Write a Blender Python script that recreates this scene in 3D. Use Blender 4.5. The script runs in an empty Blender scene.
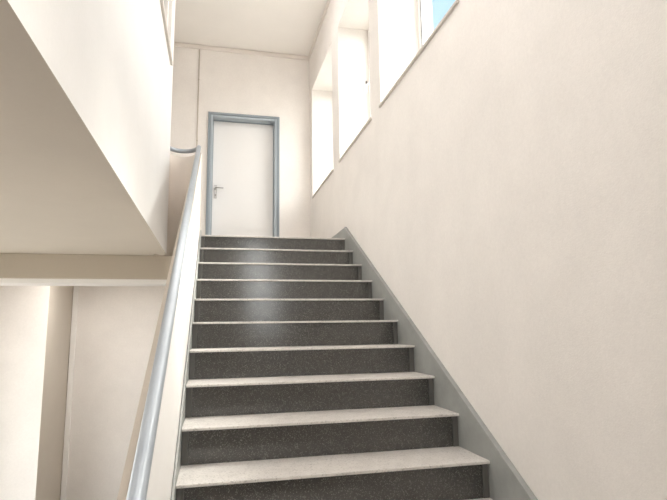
import bpy, bmesh, math
from mathutils import Vector, Matrix

C = bpy.context.scene.collection
ZO = 2.1543                      # eye height above the hall floor
# ------------------------------------------------------------------ dimensions
R_, T_ = 0.17, 0.2968            # riser, going
Y0, Z0 = 2.3178, 1.53            # nosing k = 0
XL, XR = -0.1396, 1.2768         # ends of the steps
XW = 1.3068                      # window wall, inner face
YB = 7.0872                      # back wall, inner face
YF = -3.0                        # wall behind the viewer
XO = -2.4                        # outer left wall
ZC = 4.0438 + ZO                 # ceiling
ZL = Z0 + 9 * R_                 # landing level
XF = -0.455                      # gallery wall face
ZS = 0.719 + ZO                  # soffit of the gallery slab
K0, K1 = -8, 9
def ky(k): return Y0 + k * T_
def kz(k): return Z0 + k * R_
SL = R_ / T_

# ------------------------------------------------------------------ materials
def mat(name, col, rough=0.6, metal=0.0, spec=0.5):
    m = bpy.data.materials.new(name); m.use_nodes = True
    b = m.node_tree.nodes['Principled BSDF']
    b.inputs['Base Color'].default_value = (*col, 1); b.inputs['Roughness'].default_value = rough
    b.inputs['Metallic'].default_value = metal; b.inputs['Specular IOR Level'].default_value = spec
    return m, m.node_tree, b

def coords(nt, scale):
    tc = nt.nodes.new('ShaderNodeNewGeometry')
    mp = nt.nodes.new('ShaderNodeMapping'); mp.inputs['Scale'].default_value = scale
    nt.links.new(tc.outputs['Position'], mp.inputs['Vector'])
    return mp.outputs['Vector']

def noise(nt, vec, scale, detail=3, rough=0.5):
    n = nt.nodes.new('ShaderNodeTexNoise'); n.inputs['Scale'].default_value = scale
    n.inputs['Detail'].default_value = detail; n.inputs['Roughness'].default_value = rough
    nt.links.new(vec, n.inputs['Vector']); return n.outputs['Fac']

def ramp(nt, fac, stops):
    r = nt.nodes.new('ShaderNodeValToRGB'); e = r.color_ramp.elements
    while len(e) < len(stops): e.new(0.5)
    for i, (p, c) in enumerate(stops): e[i].position = p; e[i].color = (*c, 1)
    nt.links.new(fac, r.inputs['Fac']); return r.outputs['Color']

def bump(nt, b, h, strength, dist=0.002):
    n = nt.nodes.new('ShaderNodeBump'); n.inputs['Strength'].default_value = strength
    n.inputs['Distance'].default_value = dist
    nt.links.new(h, n.inputs['Height']); nt.links.new(n.outputs['Normal'], b.inputs['Normal'])

def plaster(name, col, var=0.03, bs=0.25, rough=0.85):
    m, nt, b = mat(name, col, rough, spec=0.25)
    v = coords(nt, (1, 1, 1))
    f = noise(nt, v, 2.3, 5, 0.6)
    lo = tuple(c * (1 - var) for c in col); hi = tuple(min(1, c * (1 + var)) for c in col)
    nt.links.new(ramp(nt, f, [(0.3, lo), (0.7, hi)]), b.inputs['Base Color'])
    g = noise(nt, v, 55, 4, 0.7)
    mm = nt.nodes.new('ShaderNodeMix'); mm.data_type = 'RGBA'; mm.blend_type = 'MULTIPLY'; mm.inputs[0].default_value = 1.0
    nt.links.new(ramp(nt, f, [(0.3, lo), (0.7, hi)]), mm.inputs[6])
    nt.links.new(ramp(nt, g, [(0.3, (1 - var * 1.3,) * 3), (0.7, (1.0, 1.0, 1.0))]), mm.inputs[7])
    nt.links.new(mm.outputs[2], b.inputs['Base Color'])
    bump(nt, b, noise(nt, v, 140, 4, 0.6), bs, 0.003)
    return m

M = {}
M['wall'] = plaster('cream_plaster', (0.82, 0.790, 0.760), 0.042, 0.35)
M['ceil'] = plaster('ceiling_paint', (0.89, 0.87, 0.845), 0.015, 0.1)
M['white'] = plaster('white_plaster', (0.86, 0.845, 0.83), 0.02, 0.15)
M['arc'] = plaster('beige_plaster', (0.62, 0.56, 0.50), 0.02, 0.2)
M['flank'] = plaster('pale_plaster', (0.76, 0.742, 0.722), 0.02, 0.2)
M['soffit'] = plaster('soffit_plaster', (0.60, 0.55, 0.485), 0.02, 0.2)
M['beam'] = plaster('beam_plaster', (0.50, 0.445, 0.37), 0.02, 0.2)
M['cornice'] = plaster('cornice_paint', (0.76, 0.72, 0.68), 0.01, 0.05)
M['tilefloor'] = plaster('hall_floor_stone', (0.30, 0.275, 0.25), 0.08, 0.1, 0.5)
M['leaf'] = plaster('door_paint', (0.79, 0.785, 0.78), 0.01, 0.03, 0.5)
M['pvc'], _, _ = mat('window_frame_white', (0.86, 0.84, 0.82), 0.35)
M['sill'] = plaster('sill_stone', (0.62, 0.58, 0.54), 0.05, 0.1, 0.6)
M['framegrey'], nt, b = mat('blue_grey_paint', (0.235, 0.275, 0.305), 0.45)
bump(nt, b, noise(nt, coords(nt, (1, 1, 1)), 60, 2), 0.05)
M['framelight'], _, _ = mat('light_blue_grey_paint', (0.37, 0.42, 0.465), 0.4)
M['stringer'], nt, b = mat('grey_stringer_paint', (0.36, 0.375, 0.37), 0.5)
f = noise(nt, coords(nt, (1, 1, 1)), 9, 5, 0.65)
nt.links.new(ramp(nt, f, [(0.3, (0.27, 0.28, 0.27)), (0.7, (0.33, 0.34, 0.33))]), b.inputs['Base Color'])
M['trimgrey'], _, _ = mat('step_edge_trim', (0.115, 0.112, 0.105), 0.45)
M['steel'], nt, b = mat('grey_painted_tube', (0.50, 0.535, 0.57), 0.34, 0.15)
f = noise(nt, coords(nt, (1, 1, 1)), 7, 4, 0.6)
nt.links.new(ramp(nt, f, [(0.35, (0.28, 0.31, 0.345)), (0.7, (0.33, 0.36, 0.395))]), b.inputs['Base Color'])
M['coping'] = plaster('beige_coping', (0.52, 0.465, 0.40), 0.04, 0.1)
M['handle'], _, _ = mat('door_handle_metal', (0.42, 0.41, 0.40), 0.3, 0.8)
M['gasket'], _, _ = mat('grey_rubber_gasket', (0.42, 0.41, 0.40), 0.6)
M['darkbit'], _, _ = mat('dark_spindle', (0.10, 0.09, 0.08), 0.5)
M['box'], _, _ = mat('junction_box_plastic', (0.42, 0.37, 0.31), 0.5)
M['conduit'], _, _ = mat('conduit_paint', (0.50, 0.45, 0.39), 0.5)

def terrazzo(name, base, lo, speck, rough, sp=0.5, vs=260, sa=0.4, bs=0.12):
    m, nt, b = mat(name, base, rough, spec=sp)
    v = coords(nt, (1, 1, 1))
    c0 = ramp(nt, noise(nt, v, 14, 6, 0.7), [(0.3, lo), (0.7, base)])
    vo = nt.nodes.new('ShaderNodeTexVoronoi'); vo.inputs['Scale'].default_value = vs
    nt.links.new(v, vo.inputs['Vector'])
    sepn = nt.nodes.new('ShaderNodeSeparateColor'); nt.links.new(vo.outputs['Color'], sepn.inputs['Color'])
    pick = ramp(nt, sepn.outputs['Red'], [(0.80, (0, 0, 0)), (0.97, (1, 1, 1))])
    mx = nt.nodes.new('ShaderNodeMix'); mx.data_type = 'RGBA'
    mul = nt.nodes.new('ShaderNodeMath'); mul.operation = 'MULTIPLY'; mul.inputs[1].default_value = sa
    sg = nt.nodes.new('ShaderNodeSeparateColor'); nt.links.new(pick, sg.inputs['Color'])
    nt.links.new(sg.outputs['Red'], mul.inputs[0]); nt.links.new(mul.outputs[0], mx.inputs[0])
    nt.links.new(c0, mx.inputs[6]); mx.inputs[7].default_value = (*speck, 1)
    nt.links.new(mx.outputs[2], b.inputs['Base Color'])
    bump(nt, b, noise(nt, v, 200, 3), bs)
    return m
M['riser'] = terrazzo('dark_speckled_riser', (0.054, 0.052, 0.048), (0.037, 0.036, 0.033), (0.30, 0.29, 0.27), 0.15, 0.95, 300, 0.42, 0.025)
M['tread'] = terrazzo('pale_speckled_tread', (0.66, 0.635, 0.605), (0.55, 0.525, 0.50), (0.16, 0.145, 0.13), 0.55, 0.4, 190, 0.42)

def glass_mat():
    m = bpy.data.materials.new('clear_window_glass'); m.use_nodes = True; nt = m.node_tree
    for n in list(nt.nodes): nt.nodes.remove(n)
    out = nt.nodes.new('ShaderNodeOutputMaterial'); mx = nt.nodes.new('ShaderNodeMixShader')
    tr = nt.nodes.new('ShaderNodeBsdfTransparent'); gl = nt.nodes.new('ShaderNodeBsdfGlossy')
    tr.inputs['Color'].default_value = (0.97, 0.985, 0.98, 1); gl.inputs['Roughness'].default_value = 0.02
    mx.inputs[0].default_value = 0.05
    nt.links.new(tr.outputs[0], mx.inputs[1]); nt.links.new(gl.outputs[0], mx.inputs[2])
    nt.links.new(mx.outputs[0], out.inputs['Surface']); return m
M['glass'] = glass_mat()

def emit(name, col, s):
    m = bpy.data.materials.new(name); m.use_nodes = True; nt = m.node_tree
    b = nt.nodes['Principled BSDF']; b.inputs['Base Color'].default_value = (0.9, 0.9, 0.88, 1)
    b.inputs['Emission Color'].default_value = (*col, 1); b.inputs['Emission Strength'].default_value = s
    return m
M['fill_lamp'] = emit('fill_lamp_glow', (1.0, 0.95, 0.93), 27.0)  # glow of the lamps added out of view
M['panel'] = emit('fill_panel_glow', (1.0, 0.95, 0.90), 13.0)
M['fill_lamp_low'] = emit('fill_lamp_low_glow', (1.0, 0.95, 0.90), 34.0)

# ------------------------------------------------------------------ mesh helpers
def box(bm, x0, x1, y0, y1, z0, z1, mi=0):
    vs = [bm.verts.new((x, y, z)) for x in (x0, x1) for y in (y0, y1) for z in (z0, z1)]
    for f in ((0, 1, 3, 2), (4, 6, 7, 5), (0, 4, 5, 1), (2, 3, 7, 6), (0, 2, 6, 4), (1, 5, 7, 3)):
        bm.faces.new([vs[i] for i in f]).material_index = mi

def prism_x(bm, pts, x0, x1):
    """polygon in (y, z) swept along x"""
    a = [bm.verts.new((x0, y, z)) for y, z in pts]; b = [bm.verts.new((x1, y, z)) for y, z in pts]
    bm.faces.new(a); bm.faces.new(b[::-1]); n = len(pts)
    for i in range(n): bm.faces.new((a[i], b[i], b[(i + 1) % n], a[(i + 1) % n]))

def tube(bm, pts, r, seg=16, up=Vector((0, 0, 1))):
    pts = [Vector(p) for p in pts]; rings = []
    for i, p in enumerate(pts):
        d = (pts[min(i + 1, len(pts) - 1)] - pts[max(i - 1, 0)]).normalized()
        u = up if abs(d.dot(up)) < 0.95 else Vector((1, 0, 0))
        s = d.cross(u).normalized(); t = s.cross(d).normalized()
        rings.append([bm.verts.new(p + (s * math.cos(a) + t * math.sin(a)) * r)
                      for a in (2 * math.pi * j / seg for j in range(seg))])
    for a, b in zip(rings, rings[1:]):
        for j in range(seg):
            bm.faces.new((a[j], a[(j + 1) % seg], b[(j + 1) % seg], b[j])).smooth = True
    bm.faces.new(rings[0][::-1]); bm.faces.new(rings[-1])

def lathe(bm, prof, c, seg=32):
    rings = [[bm.verts.new((c[0] + r * math.cos(2 * math.pi * j / seg), c[1] + r * math.sin(2 * math.pi * j / seg), c[2] + z))
              for j in range(seg)] for r, z in prof]
    for a, b in zip(rings, rings[1:]):
        for j in range(seg): bm.faces.new((a[j], a[(j + 1) % seg], b[(j + 1) % seg], b[j])).smooth = True
    bm.faces.new(rings[0][::-1]); bm.faces.new(rings[-1])

def obj(name, bm, m, parent=None, bevel=0.0, segs=2):
    bmesh.ops.recalc_face_normals(bm, faces=bm.faces)
    me = bpy.data.meshes.new(name); bm.to_mesh(me); bm.free()
    o = bpy.data.objects.new(name, me); C.objects.link(o)
    for x in (m if isinstance(m, (list, tuple)) else [m]): me.materials.append(x)
    if parent is not None: o.parent = parent; o.matrix_parent_inverse = Matrix.Translation(-parent.location)
    if bevel:
        b = o.modifiers.new('bevel', 'BEVEL'); b.width = bevel; b.segments = segs; b.limit_method = 'ANGLE'
    return o

def nb(): return bmesh.new()
def bx(*a):
    bm = nb(); box(bm, *a); return bm

def empty(name, loc):
    o = bpy.data.objects.new(name, None); C.objects.link(o); o.location = loc; o.empty_display_size = 0.1
    return o
def tag(o, label, cat, group=None):
    o['label'] = label; o['category'] = cat
    if group: o['group'] = group
    return o
def struct(o, label=None):
    o['kind'] = 'structure'
    if label: o['label'] = label
    return o

def wall_grid(name, axis, a0, a1, us, zs, holes, m):
    """wall slab normal to axis between a0 and a1; us runs along the wall, zs up; holes = set of (i, j) cells"""
    bm = nb(); cache = {}
    def V(a, u, z):
        k = (round(a, 5), round(u, 5), round(z, 5))
        if k not in cache: cache[k] = bm.verts.new((a, u, z) if axis == 0 else (u, a, z))
        return cache[k]
    nu, nz = len(us) - 1, len(zs) - 1
    solid = lambda i, j: 0 <= i < nu and 0 <= j < nz and (i, j) not in holes
    for i in range(nu):
        for j in range(nz):
            if not solid(i, j): continue
            u0, u1, z0, z1 = us[i], us[i + 1], zs[j], zs[j + 1]
            for a in (a0, a1): bm.faces.new((V(a, u0, z0), V(a, u1, z0), V(a, u1, z1), V(a, u0, z1)))
            if not solid(i - 1, j): bm.faces.new((V(a0, u0, z0), V(a1, u0, z0), V(a1, u0, z1), V(a0, u0, z1)))
            if not solid(i + 1, j): bm.faces.new((V(a0, u1, z0), V(a1, u1, z0), V(a1, u1, z1), V(a0, u1, z1)))
            if not solid(i, j - 1): bm.faces.new((V(a0, u0, z0), V(a1, u0, z0), V(a1, u1, z0), V(a0, u1, z0)))
            if not solid(i, j + 1): bm.faces.new((V(a0, u0, z1), V(a1, u0, z1), V(a1, u1, z1), V(a0, u1, z1)))
    return struct(obj(name, bm, m))

# ------------------------------------------------------------------ the shell
SILL, HEAD = 1.8094 + ZO, 3.4155 + ZO
WINS = [(5.595, 6.880), (4.104, 5.278), (2.434, 3.837), (0.85, 2.15), (-0.75, 0.55)]
us = sorted([YF - 0.3, YB + 0.3] + [v for w in WINS for v in w]); zs = [-0.2, SILL, HEAD, ZC + 0.2]
holes = {(us.index(w[0]), 1) for w in WINS}
wall_grid('wall_right', 0, XW, XW + 0.50, us, zs, holes, M['wall'])

DL, DR, DT = -0.143, 0.861, 3.0445 + ZO      # door frame outer edges
wall_grid('wall_back', 1, YB, YB + 0.32, [XO - 0.3, DL + 0.02, DR - 0.02, XW], [-0.2, ZL, DT - 0.02, ZC + 0.2], {(1, 1)}, M['wall'])
# narrow unseen window added behind the viewer, placed by the riser glint
FW = (0.68, 1.26, 1.95, 4.5)
wall_grid('wall_front', 1, YF - 0.3, YF, [XO - 0.3, FW[0], FW[1], XW], [-0.2, FW[2], FW[3], ZC + 0.2], {(1, 1)}, M['wall'])
# outer left wall with an unseen window added to light the hall
LW = (2.6, 5.6, 0.4, 2.5)
wall_grid('wall_left', 0, XO - 0.3, XO, [YF, LW[0], LW[1], YB], [-0.2, LW[2], LW[3], ZC + 0.2], {(1, 1)}, M['wall'])
struct(obj('ceiling', bx(XO - 0.3, XW, YF - 0.3, YB + 0.3, ZC, ZC + 0.2), M['ceil']))
struct(obj('floor', bx(XO - 0.3, XW, YF - 0.3, YB + 0.3, -0.2, 0.0), M['tilefloor']))

# gallery slab: landing in front of the door and the gallery along the left
bm = nb()
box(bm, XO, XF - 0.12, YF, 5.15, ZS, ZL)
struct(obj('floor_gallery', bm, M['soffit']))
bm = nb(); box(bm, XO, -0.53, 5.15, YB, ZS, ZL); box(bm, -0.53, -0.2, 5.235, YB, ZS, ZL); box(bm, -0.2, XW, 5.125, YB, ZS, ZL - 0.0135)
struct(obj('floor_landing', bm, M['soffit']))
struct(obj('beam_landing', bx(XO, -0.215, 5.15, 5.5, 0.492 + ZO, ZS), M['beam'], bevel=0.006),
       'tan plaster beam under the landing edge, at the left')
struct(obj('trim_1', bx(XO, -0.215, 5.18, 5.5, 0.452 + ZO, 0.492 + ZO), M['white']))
# gallery wall standing on the slab edge, with an interior window high up
GW = (3.1, 4.74, 2.525 + ZO, 3.75 + ZO)
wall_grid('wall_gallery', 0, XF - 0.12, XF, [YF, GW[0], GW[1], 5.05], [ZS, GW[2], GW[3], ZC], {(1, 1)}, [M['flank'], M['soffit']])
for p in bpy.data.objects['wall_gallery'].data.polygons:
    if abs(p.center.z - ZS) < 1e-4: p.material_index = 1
# hall pier, its side shade coloured in with the soffit tan, and partition beneath the flight
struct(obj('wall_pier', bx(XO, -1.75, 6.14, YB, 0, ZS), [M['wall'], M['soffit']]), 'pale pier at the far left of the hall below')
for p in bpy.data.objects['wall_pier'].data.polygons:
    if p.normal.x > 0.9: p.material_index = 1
bm = nb()
prism_x(bm, [(-0.02, 0.0), (5.06, 0.0), (5.06, ZS), (4.9, kz(8.6) - 0.30), (ky(-6), kz(-6) - 0.30)], -0.205, -0.150)
struct(obj('wall_spandrel', bm, M['wall']))

# cornices along the ceiling
def cornice_pts(s): return [(0, 0), (0, -0.066), (0.022 * s, -0.066), (0.022 * s, -0.016), (0.006 * s, -0.014), (0.006 * s, 0)]
bm = nb()
prof = cornice_pts(-1)
a = [bm.verts.new((XO, YB + p, ZC + q)) for p, q in prof]; b = [bm.verts.new((XW, YB + p, ZC + q)) for p, q in prof]
for i in range(len(prof)): bm.faces.new((a[i], b[i], b[(i + 1) % 6], a[(i + 1) % 6]))
bm.faces.new(a); bm.faces.new(b)
struct(obj('trim_2', bm, M['cornice']))
bm = nb()
a = [bm.verts.new((XW + p, YF, ZC + q)) for p, q in prof]; b = [bm.verts.new((XW + p, YB, ZC + q)) for p, q in prof]
for i in range(len(prof)): bm.faces.new((a[i], b[i], b[(i + 1) % 6], a[(i + 1) % 6]))
bm.faces.new(a); bm.faces.new(b)
struct(obj('trim_3', bm, M['cornice']))

# baseboards of the landing
PK = 5.035                                    # where the raking stringer meets the landing baseboard
struct(obj('baseboard_right', bx(XW - 0.014, XW, PK, YB, ZL, ZL + 0.130), M['stringer'], bevel=0.003))
bm = nb(); box(bm, DR, XW - 0.014, YB - 0.014, YB, ZL, ZL + 0.13); box(bm, XO, DL, YB - 0.014, YB, ZL, ZL + 0.13)
struct(obj('baseboard_back', bm, M['stringer'], bevel=0.003))

# ------------------------------------------------------------------ windows
def ring_x(bm, x0, x1, y0, y1, z0, z1, w):
    box(bm, x0, x1, y0, y0 + w, z0, z1); box(bm, x0, x1, y1 - w, y1, z0, z1)
    box(bm, x0, x1, y0 + w, y1 - w, z0, z0 + w); box(bm, x0, x1, y0 + w, y1 - w, z1 - w, z1)

def window_x(n, y0, y1, z0, z1, xi, label=None):
    """single casement at depth xi (inner face of the frame), in a wall normal to x"""
    bm = nb(); ring_x(bm, xi, xi + 0.034, y0, y1, z0, z1, 0.042)
    root = struct(obj('window_%d' % n, bm, M['pvc'], bevel=0.004), label)
    g = 0.012
    bm = nb(); ring_x(bm, xi - 0.010, xi + 0.028, y0 + 0.036, y1 - 0.036, z0 + 0.036, z1 - 0.036, 0.036)
    sash = obj('sash', bm, M['pvc'], root, 0.006)
    obj('pane', bx(xi + 0.006, xi + 0.012, y0 + 0.066, y1 - 0.066, z0 + 0.066, z1 - 0.066), M['glass'], sash)
    bm = nb(); ring_x(bm, xi - 0.0105, xi + 0.004, y0 + 0.067, y1 - 0.067, z0 + 0.067, z1 - 0.067, 0.005)
    obj('gasket', bm, M['gasket'], sash)
    # sill board, ends and nose stand proud of the wall
    obj('sill', bx(XW - 0.016, xi + 0.002, y0 - 0.012, y1 + 0.012, z0 - 0.004, z0 + 0.017), M['sill'], root, 0.004)
    yh = y1 - 0.056; zh = (2.705 if n == 2 else 2.95) + ZO
    bm = nb(); box(bm, xi - 0.020, xi - 0.012, yh - 0.014, yh + 0.014, zh - 0.06, zh + 0.06)
    hp = obj('handle', bm, M['pvc'], sash, 0.004)
    bm = nb(); tube(bm, [(xi - 0.018, yh, zh + 0.02), (xi - 0.045, yh, zh + 0.02), (xi - 0.055, yh, zh + 0.01), (xi - 0.057, yh, zh - 0.10)], 0.0095, 12)
    obj('handle_lever', bm, M['pvc'], sash)
    bm = nb(); lathe(bm, [(0.010, -0.014), (0.012, 0), (0.010, 0.014)], (xi - 0.052, yh - 0.004, zh + 0.034), 16)
    obj('handle_spindle', bm, M['darkbit'], sash)
    return root
labs = ['far window nearest the door, with a deep white reveal', 'middle window with a white handle in a deep reveal',
        'near window at the top edge showing blue sky', None, None]
for i, (y0, y1) in enumerate(WINS): window_x(i + 1, y0, y1, SILL, HEAD, XW + 0.36, labs[i])

# added window behind the viewer
def added_window_y(n, x0, x1, z0, z1, yi):
    bm = nb(); w = 0.05
    box(bm, x0, x0 + w, yi, yi + 0.07, z0, z1); box(bm, x1 - w, x1, yi, yi + 0.07, z0, z1)
    box(bm, x0 + w, x1 - w, yi, yi + 0.07, z0, z0 + w); box(bm, x0 + w, x1 - w, yi, yi + 0.07, z1 - w, z1)
    root = struct(obj('window_%d' % n, bm, M['pvc'], bevel=0.004))
    obj('pane', bx(x0 + w, x1 - w, yi + 0.03, yi + 0.036, z0 + w, z1 - w), M['glass'], root)
added_window_y(6, FW[0], FW[1], FW[2], FW[3], YF - 0.25)
# added hall window in the outer left wall
bm = nb(); ring_x(bm, XO - 0.25, XO - 0.18, LW[0], LW[1], LW[2], LW[3], 0.055)
r = struct(obj('window_7', bm, M['pvc'], bevel=0.004))
obj('pane', bx(XO - 0.22, XO - 0.214, LW[0] + 0.05, LW[1] - 0.05, LW[2] + 0.05, LW[3] - 0.05), M['glass'], r)
# interior window of the gallery wall
bm = nb(); ring_x(bm, XF - 0.09, XF - 0.03, GW[0], GW[1], GW[2], GW[3], 0.06)
r = struct(obj('window_8', bm, M['white'], bevel=0.004), 'interior window high in the left wall, only its corner in view')
obj('pane', bx(XF - 0.063, XF - 0.057, GW[0] + 0.06, GW[1] - 0.06, GW[2] + 0.06, GW[3] - 0.06), M['glass'], r)
obj('sill', bx(XF - 0.03, XF + 0.022, GW[0] - 0.05, GW[1] + 0.045, GW[2] - 0.034, GW[2] + 0.004), M['sill'], r, 0.003)

# ------------------------------------------------------------------ door
root = struct(empty('door_1', ((DL + DR) / 2, YB, ZL)), 'pale flush door in a blue grey frame at the top of the stairs')
def u_frame(bm, x0, x1, zt, w, y0, y1):
    box(bm, x0, x0 + w, y0, y1, ZL, zt); box(bm, x1 - w, x1, y0, y1, ZL, zt); box(bm, x0 + w, x1 - w, y0, y1, zt - w, zt)
bm = nb(); u_frame(bm, DL, DR, DT, 0.034, YB - 0.022, YB + 0.03)
fr = obj('door_frame', bm, M['framegrey'], root, 0.004)
bm = nb(); u_frame(bm, DL + 0.034, DR - 0.034, DT - 0.034, 0.034, YB - 0.012, YB + 0.21)
obj('door_lining', bm, M['framelight'], fr, 0.006, 3)
bm = nb(); u_frame(bm, DL + 0.068, DR - 0.068, DT - 0.068, 0.010, YB + 0.10, YB + 0.125)
obj('seal', bm, M['framegrey'], fr)
lf = obj('door_leaf', bx(DL + 0.070, DR - 0.070, YB + 0.125, YB + 0.165, ZL + 0.006, DT - 0.070), M['leaf'], root, 0.003)
hx, hz = -0.022, 1.975 + ZO
h = obj('door_handle', bx(hx - 0.020, hx + 0.020, YB + 0.116, YB + 0.125, hz - 0.145, hz + 0.050), M['handle'], root, 0.006, 3)
bm = nb(); tube(bm, [(hx, YB + 0.118, hz), (hx, YB + 0.075, hz), (hx + 0.02, YB + 0.062, hz), (hx + 0.108, YB + 0.062, hz - 0.004)], 0.0115, 14)
obj('lever', bm, M['handle'], h)
bm = nb(); tube(bm, [(hx, YB + 0.117, hz - 0.10), (hx, YB + 0.108, hz - 0.10)], 0.010, 14)
obj('keyhole', bm, M['darkbit'], h)

# ------------------------------------------------------------------ staircase
stair = tag(empty('staircase', (0.57, ky(K0), 0)),
            'straight staircase of dark speckled risers and pale treads climbing to the door', 'staircase')
OV = 0.034; RK = 0.024             # nosing overhang, face of the risers
def tread_bm(last=False):
    """tread board with rounded nosing, origin at the nosing corner of the left end"""
    bm = nb(); d = T_ + 0.115 if not last else 0.3
    th = 0.013; r = 0.006
    pts = [(0, -th)] + [(r - r * math.cos(a), -r + r * math.sin(a)) for a in (i * math.pi / 2 / 5 for i in range(6))] + [(d, 0), (d, -th)]
    prism_x(bm, pts, 0, XR - XL); return bm
def riser_bm():
    bm = nb(); prism_x(bm, [(OV - 0.010, -0.013), (OV + 0.012, -0.013), (RK + 0.024, -R_ + 0.0005), (RK, -R_ + 0.0005)], 0, XR - XL); return bm
def trim_bm(s):
    w = 0.032; x0 = 0.0 if s < 0 else XR - XL - w; bm = nb()
    def strip(xa, xb, d): prism_x(bm, [(RK - d, -0.013), (RK + 0.006, -0.013), (RK + 0.006, -R_ + 0.0008), (RK - d, -R_ + 0.0008)], xa, xb)
    strip(x0, x0 + w, 0.005)
    e = x0 + (w - 0.009 if s < 0 else 0); strip(e, e + 0.009, 0.008)
    return bm
def put(o, k, parent):
    o.parent = parent; o.location = (XL - parent.location.x, ky(k) - parent.location.y, kz(k) - parent.location.z)
proto = obj('step', tread_bm(), M['tread'])
ris = obj('riser', riser_bm(), M['riser']); trm = [obj('end_trim', trim_bm(s), M['trimgrey'], bevel=0.002) for s in (-1, 1)]
for c in [ris] + trm: c.parent = proto
proto.parent = stair
for k in range(K0, K1 + 1):
    o = proto if k == K0 else proto.copy()
    if k == K1: o.data = None or o.data
    if k != K0:
        C.objects.link(o)
        for ch in [ris] + trm:
            d = ch.copy(); C.objects.link(d); d.parent = o
    put(o, k, stair)
    if k == K1: o['label'] = 'top step, its tread the edge of the landing'
# concrete body of the flight under the treads
bm = nb(); pts = []
for k in range(K0, K1 + 1): pts += [(ky(k) + 0.10, kz(k) - R_ - 0.0135), (ky(k) + 0.10, kz(k) - 0.0135)]
pts[0] = (pts[0][0], 0.0)
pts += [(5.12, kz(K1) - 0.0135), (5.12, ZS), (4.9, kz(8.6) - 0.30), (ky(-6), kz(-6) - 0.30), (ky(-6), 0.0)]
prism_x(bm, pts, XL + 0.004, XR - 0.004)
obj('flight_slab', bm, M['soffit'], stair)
# landing covering behind the top step
obj('landing_covering', bx(XL, XW - 0.014, ky(K1) + T_ + 0.116, YB - 0.014, ZL - 0.013, ZL), M['tread'], stair)
# right stringer, plate on the wall
def nos(y): return Z0 + (y - Y0) * SL
bm = nb(); o_ = 0.108; ys = ky(K0) - 0.12
prism_x(bm, [(ys, 0.0), (ys, max(0.05, nos(ys) + o_)), (PK, ZL + 0.130), (PK, ZL - 0.2), (ky(-6), kz(-6) - 0.33), (ky(-6), 0)], XR + 0.0005, XW)
st = obj('stringer', bm, M['stringer'], stair, 0.003); st['label'] = 'wide grey stringer plate along the window wall'
bm = nb()
prism_x(bm, [(ys, 0.0), (ys, nos(ys) + 0.075), (5.05, nos(5.05) + 0.02), (5.05, ZL - 0.2), (ky(-6), kz(-6) - 0.33), (ky(-6), 0)], XL - 0.010, XL - 0.0005)
st = obj('stringer', bm, M['stringer'], stair, 0.002); st['label'] = 'thin grey stringer against the balustrade wall'

# ------------------------------------------------------------------ balustrade wall with its curved end
def top(y): return 1.743 + ZO - SL * (5.07 - y)
path = []                                     # (left x,y), (right x,y), top, bottom
YS = -0.16; N = 14
for i in range(N + 1):
    y = YS + (5.07 - YS) * i / N; f = (y - 1.3) / 3.77
    xi = -0.1405 - 0.0042 * f
    path.append(((-0.210, y), (xi - 0.0105, y), top(y), max(0.0, nos(y) - 0.34)))
cx, cy = -0.346, 5.05
for i in range(1, 19):
    a = math.pi * i / 18
    ro, ri = (0.201, 0.232), (0.136, 0.165)
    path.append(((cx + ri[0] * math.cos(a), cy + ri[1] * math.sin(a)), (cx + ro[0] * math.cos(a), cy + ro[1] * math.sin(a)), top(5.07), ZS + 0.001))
bm = nb(); rings = []
for l, r, t, bt in path:
    rings.append([bm.verts.new((l[0], l[1], bt)), bm.verts.new((l[0], l[1], t)), bm.verts.new((r[0], r[1], t)), bm.verts.new((r[0], r[1], bt))])
for i, (a, b) in enumerate(zip(rings, rings[1:])):
    for j in range(4):
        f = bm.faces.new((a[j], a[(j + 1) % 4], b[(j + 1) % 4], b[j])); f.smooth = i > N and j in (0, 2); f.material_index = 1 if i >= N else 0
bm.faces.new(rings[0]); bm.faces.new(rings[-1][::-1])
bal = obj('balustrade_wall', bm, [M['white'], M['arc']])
tag(bal, 'white solid balustrade wall rising along the left side of the steps, curved at its top end', 'balustrade')

bm = nb(); rings = []
for l, r, t, bt in path[:N + 1]:
    rings.append([bm.verts.new(p) for p in ((l[0] - 0.002, l[1], t - 0.006), (l[0] - 0.002, l[1], t + 0.004), (r[0] - 0.004, r[1], t + 0.004), (r[0] - 0.004, r[1], t - 0.006))])
for a, b in zip(rings, rings[1:]):
    for j in range(4): bm.faces.new((a[j], a[(j + 1) % 4], b[(j + 1) % 4], b[j]))
bm.faces.new(rings[0]); bm.faces.new(rings[-1][::-1])
cop = obj('coping', bm, M['coping'], bal); cop['label'] = 'beige coping strip under the handrail'
# handrail
RR = 0.0212
def rail_x(y): return -0.161 - (y - 1.28) * (0.0235 / 3.8)
def rail_z(y): return 1.815 + ZO - SL * (5.09 - y)
pts = [(rail_x(y), y, rail_z(y)) for y in [YS - 0.04 + (5.0 - YS + 0.04) * i / 20 for i in range(21)]]
pts += [(rail_x(5.06), 5.06, rail_z(5.06)), (rail_x(5.10), 5.10, rail_z(5.085))]
zr = rail_z(5.085)
for i in range(3, 19):
    a = math.pi * i / 18
    pts.append((cx + 0.168 * math.cos(a), cy + 0.2 * math.sin(a), zr))
bm = nb(); tube(bm, pts, RR, 20)
hr = tag(obj('handrail', bm, M['steel']), 'blue grey steel tube handrail on the white balustrade wall, curving left at the top', 'handrail')
for y in (0.0, 0.9, 1.85, 2.8, 3.75, 4.7):
    bm = nb(); x = rail_x(y); tube(bm, [(x, y, top(y) - 0.004), (x, y, rail_z(y))], 0.007, 10)
    lathe(bm, [(0.018, -0.001), (0.018, 0.004)], (x - 0.004, y, top(y) + 0.004), 14)
    obj('bracket', bm, M['steel'], hr)
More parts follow.
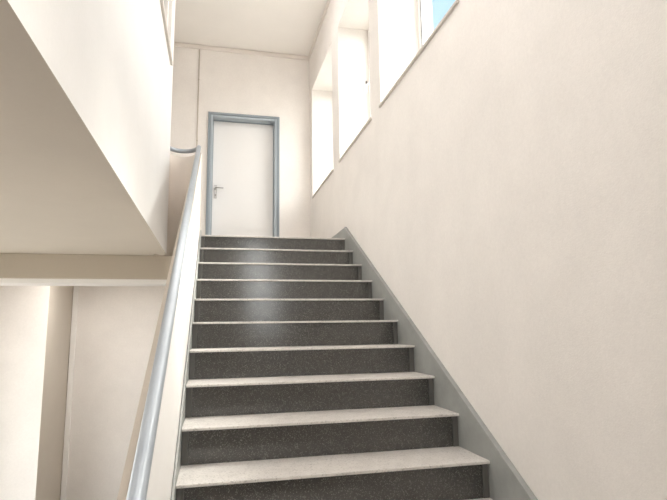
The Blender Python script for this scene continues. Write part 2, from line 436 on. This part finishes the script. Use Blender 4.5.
# ------------------------------------------------------------------ small things
bm = nb(); tube(bm, [(-0.285, YB - 0.007, ZL + 0.13), (-0.285, YB - 0.007, ZC - 0.055)], 0.007, 12)
cd = tag(obj('conduit_pipe', bm, M['conduit']), 'thin vertical conduit pipe on the back wall left of the door', 'pipe')
for z in (ZL + 0.8, ZL + 1.7, ZL + 2.6):
    obj('clip', bx(-0.296, -0.274, YB - 0.016, YB, z, z + 0.012), M['conduit'], cd)
bm = nb(); box(bm, -1.742, -1.683, YB - 0.022, YB, 0.0, ZS - 0.001)
tag(obj('cover_strip', bm, M['white'], bevel=0.006), 'tall white cover strip on the hall wall beside the pier', 'cover strip')
bm = nb(); box(bm, -2.36, -2.262, 6.085, 6.14, 0.335 + ZO, 0.455 + ZO)
jb = tag(obj('junction_box', bm, M['box'], bevel=0.006), 'small brown box high on the pier, at the left edge', 'box')

# unseen lamps added on the ceilings to brighten the space
def fill_lamp(x, y, z, r, key, label):
    bm = nb(); lathe(bm, [(r, 0), (r, -0.03), (r * 0.96, -0.034)], (x, y, z), 40)
    o = tag(obj('fill_ceiling_lamp', bm, M['pvc']), label, 'fill_lamp')
    bm = nb(); lathe(bm, [(r * 0.93, -0.034), (r * 0.9, -0.06), (r * 0.7, -0.085), (r * 0.35, -0.098), (0.01, -0.1)], (x, y, z), 40)
    obj('fill_diffuser', bm, M[key], o)
fill_lamp(0.1, 1.5, ZC, 0.42, 'fill_lamp', 'unseen round fill light added over the lower half of the flight')
fill_lamp(0.35, 5.0, ZC, 0.26, 'fill_lamp', 'unseen round fill light added over the upper end of the flight')
fill_lamp(-1.5, 2.0, ZC, 0.25, 'fill_lamp', 'unseen round fill light added in the gallery')
pl = tag(obj('fill_panel_lamp', bx(-1.6, -0.5, 5.56, 6.02, ZS - 0.022, ZS - 0.0005), M['pvc']), 'unseen fill light added under the landing in the hall below', 'fill_lamp')  # hidden glowing slab added behind the beam to brighten the hall wall
obj('fill_diffuser', bx(-1.585, -0.515, 5.575, 6.005, ZS - 0.026, ZS - 0.022), M['panel'], pl)
fill_lamp(-1.45, 1.3, ZS, 0.25, 'fill_lamp_low', 'unseen round fill light added under the gallery slab in the hall below')  # added out of view to lift the hall below

# ------------------------------------------------------------------ daylight
SUN_DIR = Vector((-0.55, -0.18, -0.80)).normalized()    # hazy sun, high over the window side
sl = bpy.data.lights.new('sun', 'SUN'); sl.energy = 14.5; sl.angle = 0.40; sl.color = (1.0, 0.95, 0.88)
so = bpy.data.objects.new('sun', sl); C.objects.link(so); so.rotation_euler = SUN_DIR.to_track_quat('-Z', 'Y').to_euler()

w = bpy.data.worlds.new('sky'); bpy.context.scene.world = w; w.use_nodes = True; nt = w.node_tree
for n in list(nt.nodes): nt.nodes.remove(n)
tc = nt.nodes.new('ShaderNodeTexCoord'); out = nt.nodes.new('ShaderNodeOutputWorld'); bg = nt.nodes.new('ShaderNodeBackground')
sep = nt.nodes.new('ShaderNodeSeparateXYZ'); nt.links.new(tc.outputs['Generated'], sep.inputs[0])
el = ramp(nt, sep.outputs['Z'], [(0.0, (2.3, 2.15, 1.95)), (0.02, (0.72, 0.9, 1.05)), (0.45, (0.64, 0.90, 1.10)), (0.9, (0.48, 0.80, 1.08))])
dp = nt.nodes.new('ShaderNodeVectorMath'); dp.operation = 'DOT_PRODUCT'; dp.inputs[1].default_value = (0.395, 0.739, 0.547)
nt.links.new(tc.outputs['Generated'], dp.inputs[0])
gl = nt.nodes.new('ShaderNodeMapRange'); gl.interpolation_type = 'SMOOTHSTEP'
gl.inputs['From Min'].default_value = 0.88; gl.inputs['From Max'].default_value = 0.5
gl.inputs['To Min'].default_value = 0.0; gl.inputs['To Max'].default_value = 1.0
nt.links.new(dp.outputs['Value'], gl.inputs['Value'])
hz_ = nt.nodes.new('ShaderNodeMapRange'); hz_.interpolation_type = 'SMOOTHSTEP'
hz_.inputs['From Min'].default_value = -0.02; hz_.inputs['From Max'].default_value = 0.06
nt.links.new(sep.outputs['Z'], hz_.inputs['Value'])
hm = nt.nodes.new('ShaderNodeMath'); hm.operation = 'MULTIPLY'
nt.links.new(gl.outputs[0], hm.inputs[0]); nt.links.new(hz_.outputs[0], hm.inputs[1])
mx = nt.nodes.new('ShaderNodeMix'); mx.data_type = 'RGBA'; nt.links.new(hm.outputs[0], mx.inputs[0])
nt.links.new(el, mx.inputs[6]); mx.inputs[7].default_value = (7.0, 6.95, 6.9, 1)
nt.links.new(mx.outputs[2], bg.inputs['Color']); bg.inputs['Strength'].default_value = 1.0
nt.links.new(bg.outputs[0], out.inputs['Surface'])

def portal(loc, rot, sx, sy):
    l = bpy.data.lights.new('portal', 'AREA'); l.shape = 'RECTANGLE'; l.size = sx; l.size_y = sy; l.cycles.is_portal = True
    o = bpy.data.objects.new('portal', l); C.objects.link(o); o.location = loc; o.rotation_euler = rot
for y0, y1 in WINS:
    portal((XW + 0.46, (y0 + y1) / 2, (SILL + HEAD) / 2), (0, math.pi / 2, 0), HEAD - SILL, y1 - y0)
portal(((FW[0] + FW[1]) / 2, YF - 0.28, (FW[2] + FW[3]) / 2), (math.pi / 2, 0, 0), FW[1] - FW[0], FW[3] - FW[2])
portal((XO - 0.28, (LW[0] + LW[1]) / 2, (LW[2] + LW[3]) / 2), (0, -math.pi / 2, 0), LW[3] - LW[2], LW[1] - LW[0])

# ------------------------------------------------------------------ camera
yaw, pitch, roll, f = 0.2273, 0.1519, -0.0142, 514.8
cyw, syw, cp, sp, cr, sr = math.cos(yaw), math.sin(yaw), math.cos(pitch), math.sin(pitch), math.cos(roll), math.sin(roll)
fw = Vector((syw * cp, cyw * cp, sp)); rt = Vector((cyw, -syw, 0)); up = rt.cross(fw)
r2 = cr * rt + sr * up; u2 = -sr * rt + cr * up
cam = bpy.data.cameras.new('camera'); co = bpy.data.objects.new('camera', cam); C.objects.link(co)
cam.sensor_fit = 'HORIZONTAL'; cam.sensor_width = 36.0; cam.lens = f * 36.0 / 667.0; cam.clip_start = 0.02
co.matrix_world = Matrix(((r2.x, u2.x, -fw.x, 0), (r2.y, u2.y, -fw.y, 0), (r2.z, u2.z, -fw.z, ZO), (0, 0, 0, 1)))
S = bpy.context.scene; S.camera = co
S.view_settings.view_transform = 'Standard'; S.view_settings.look = 'None'
S.view_settings.gamma = 1.0; S.view_settings.use_curve_mapping = False; S.view_settings.exposure = 0.1
S.cycles.max_bounces = 14; S.cycles.diffuse_bounces = 10; S.cycles.glossy_bounces = 5
S.cycles.transparent_max_bounces = 12; S.cycles.use_denoising = True; S.cycles.sample_clamp_indirect = 8.0
S.cycles.caustics_reflective = False; S.cycles.caustics_refractive = False
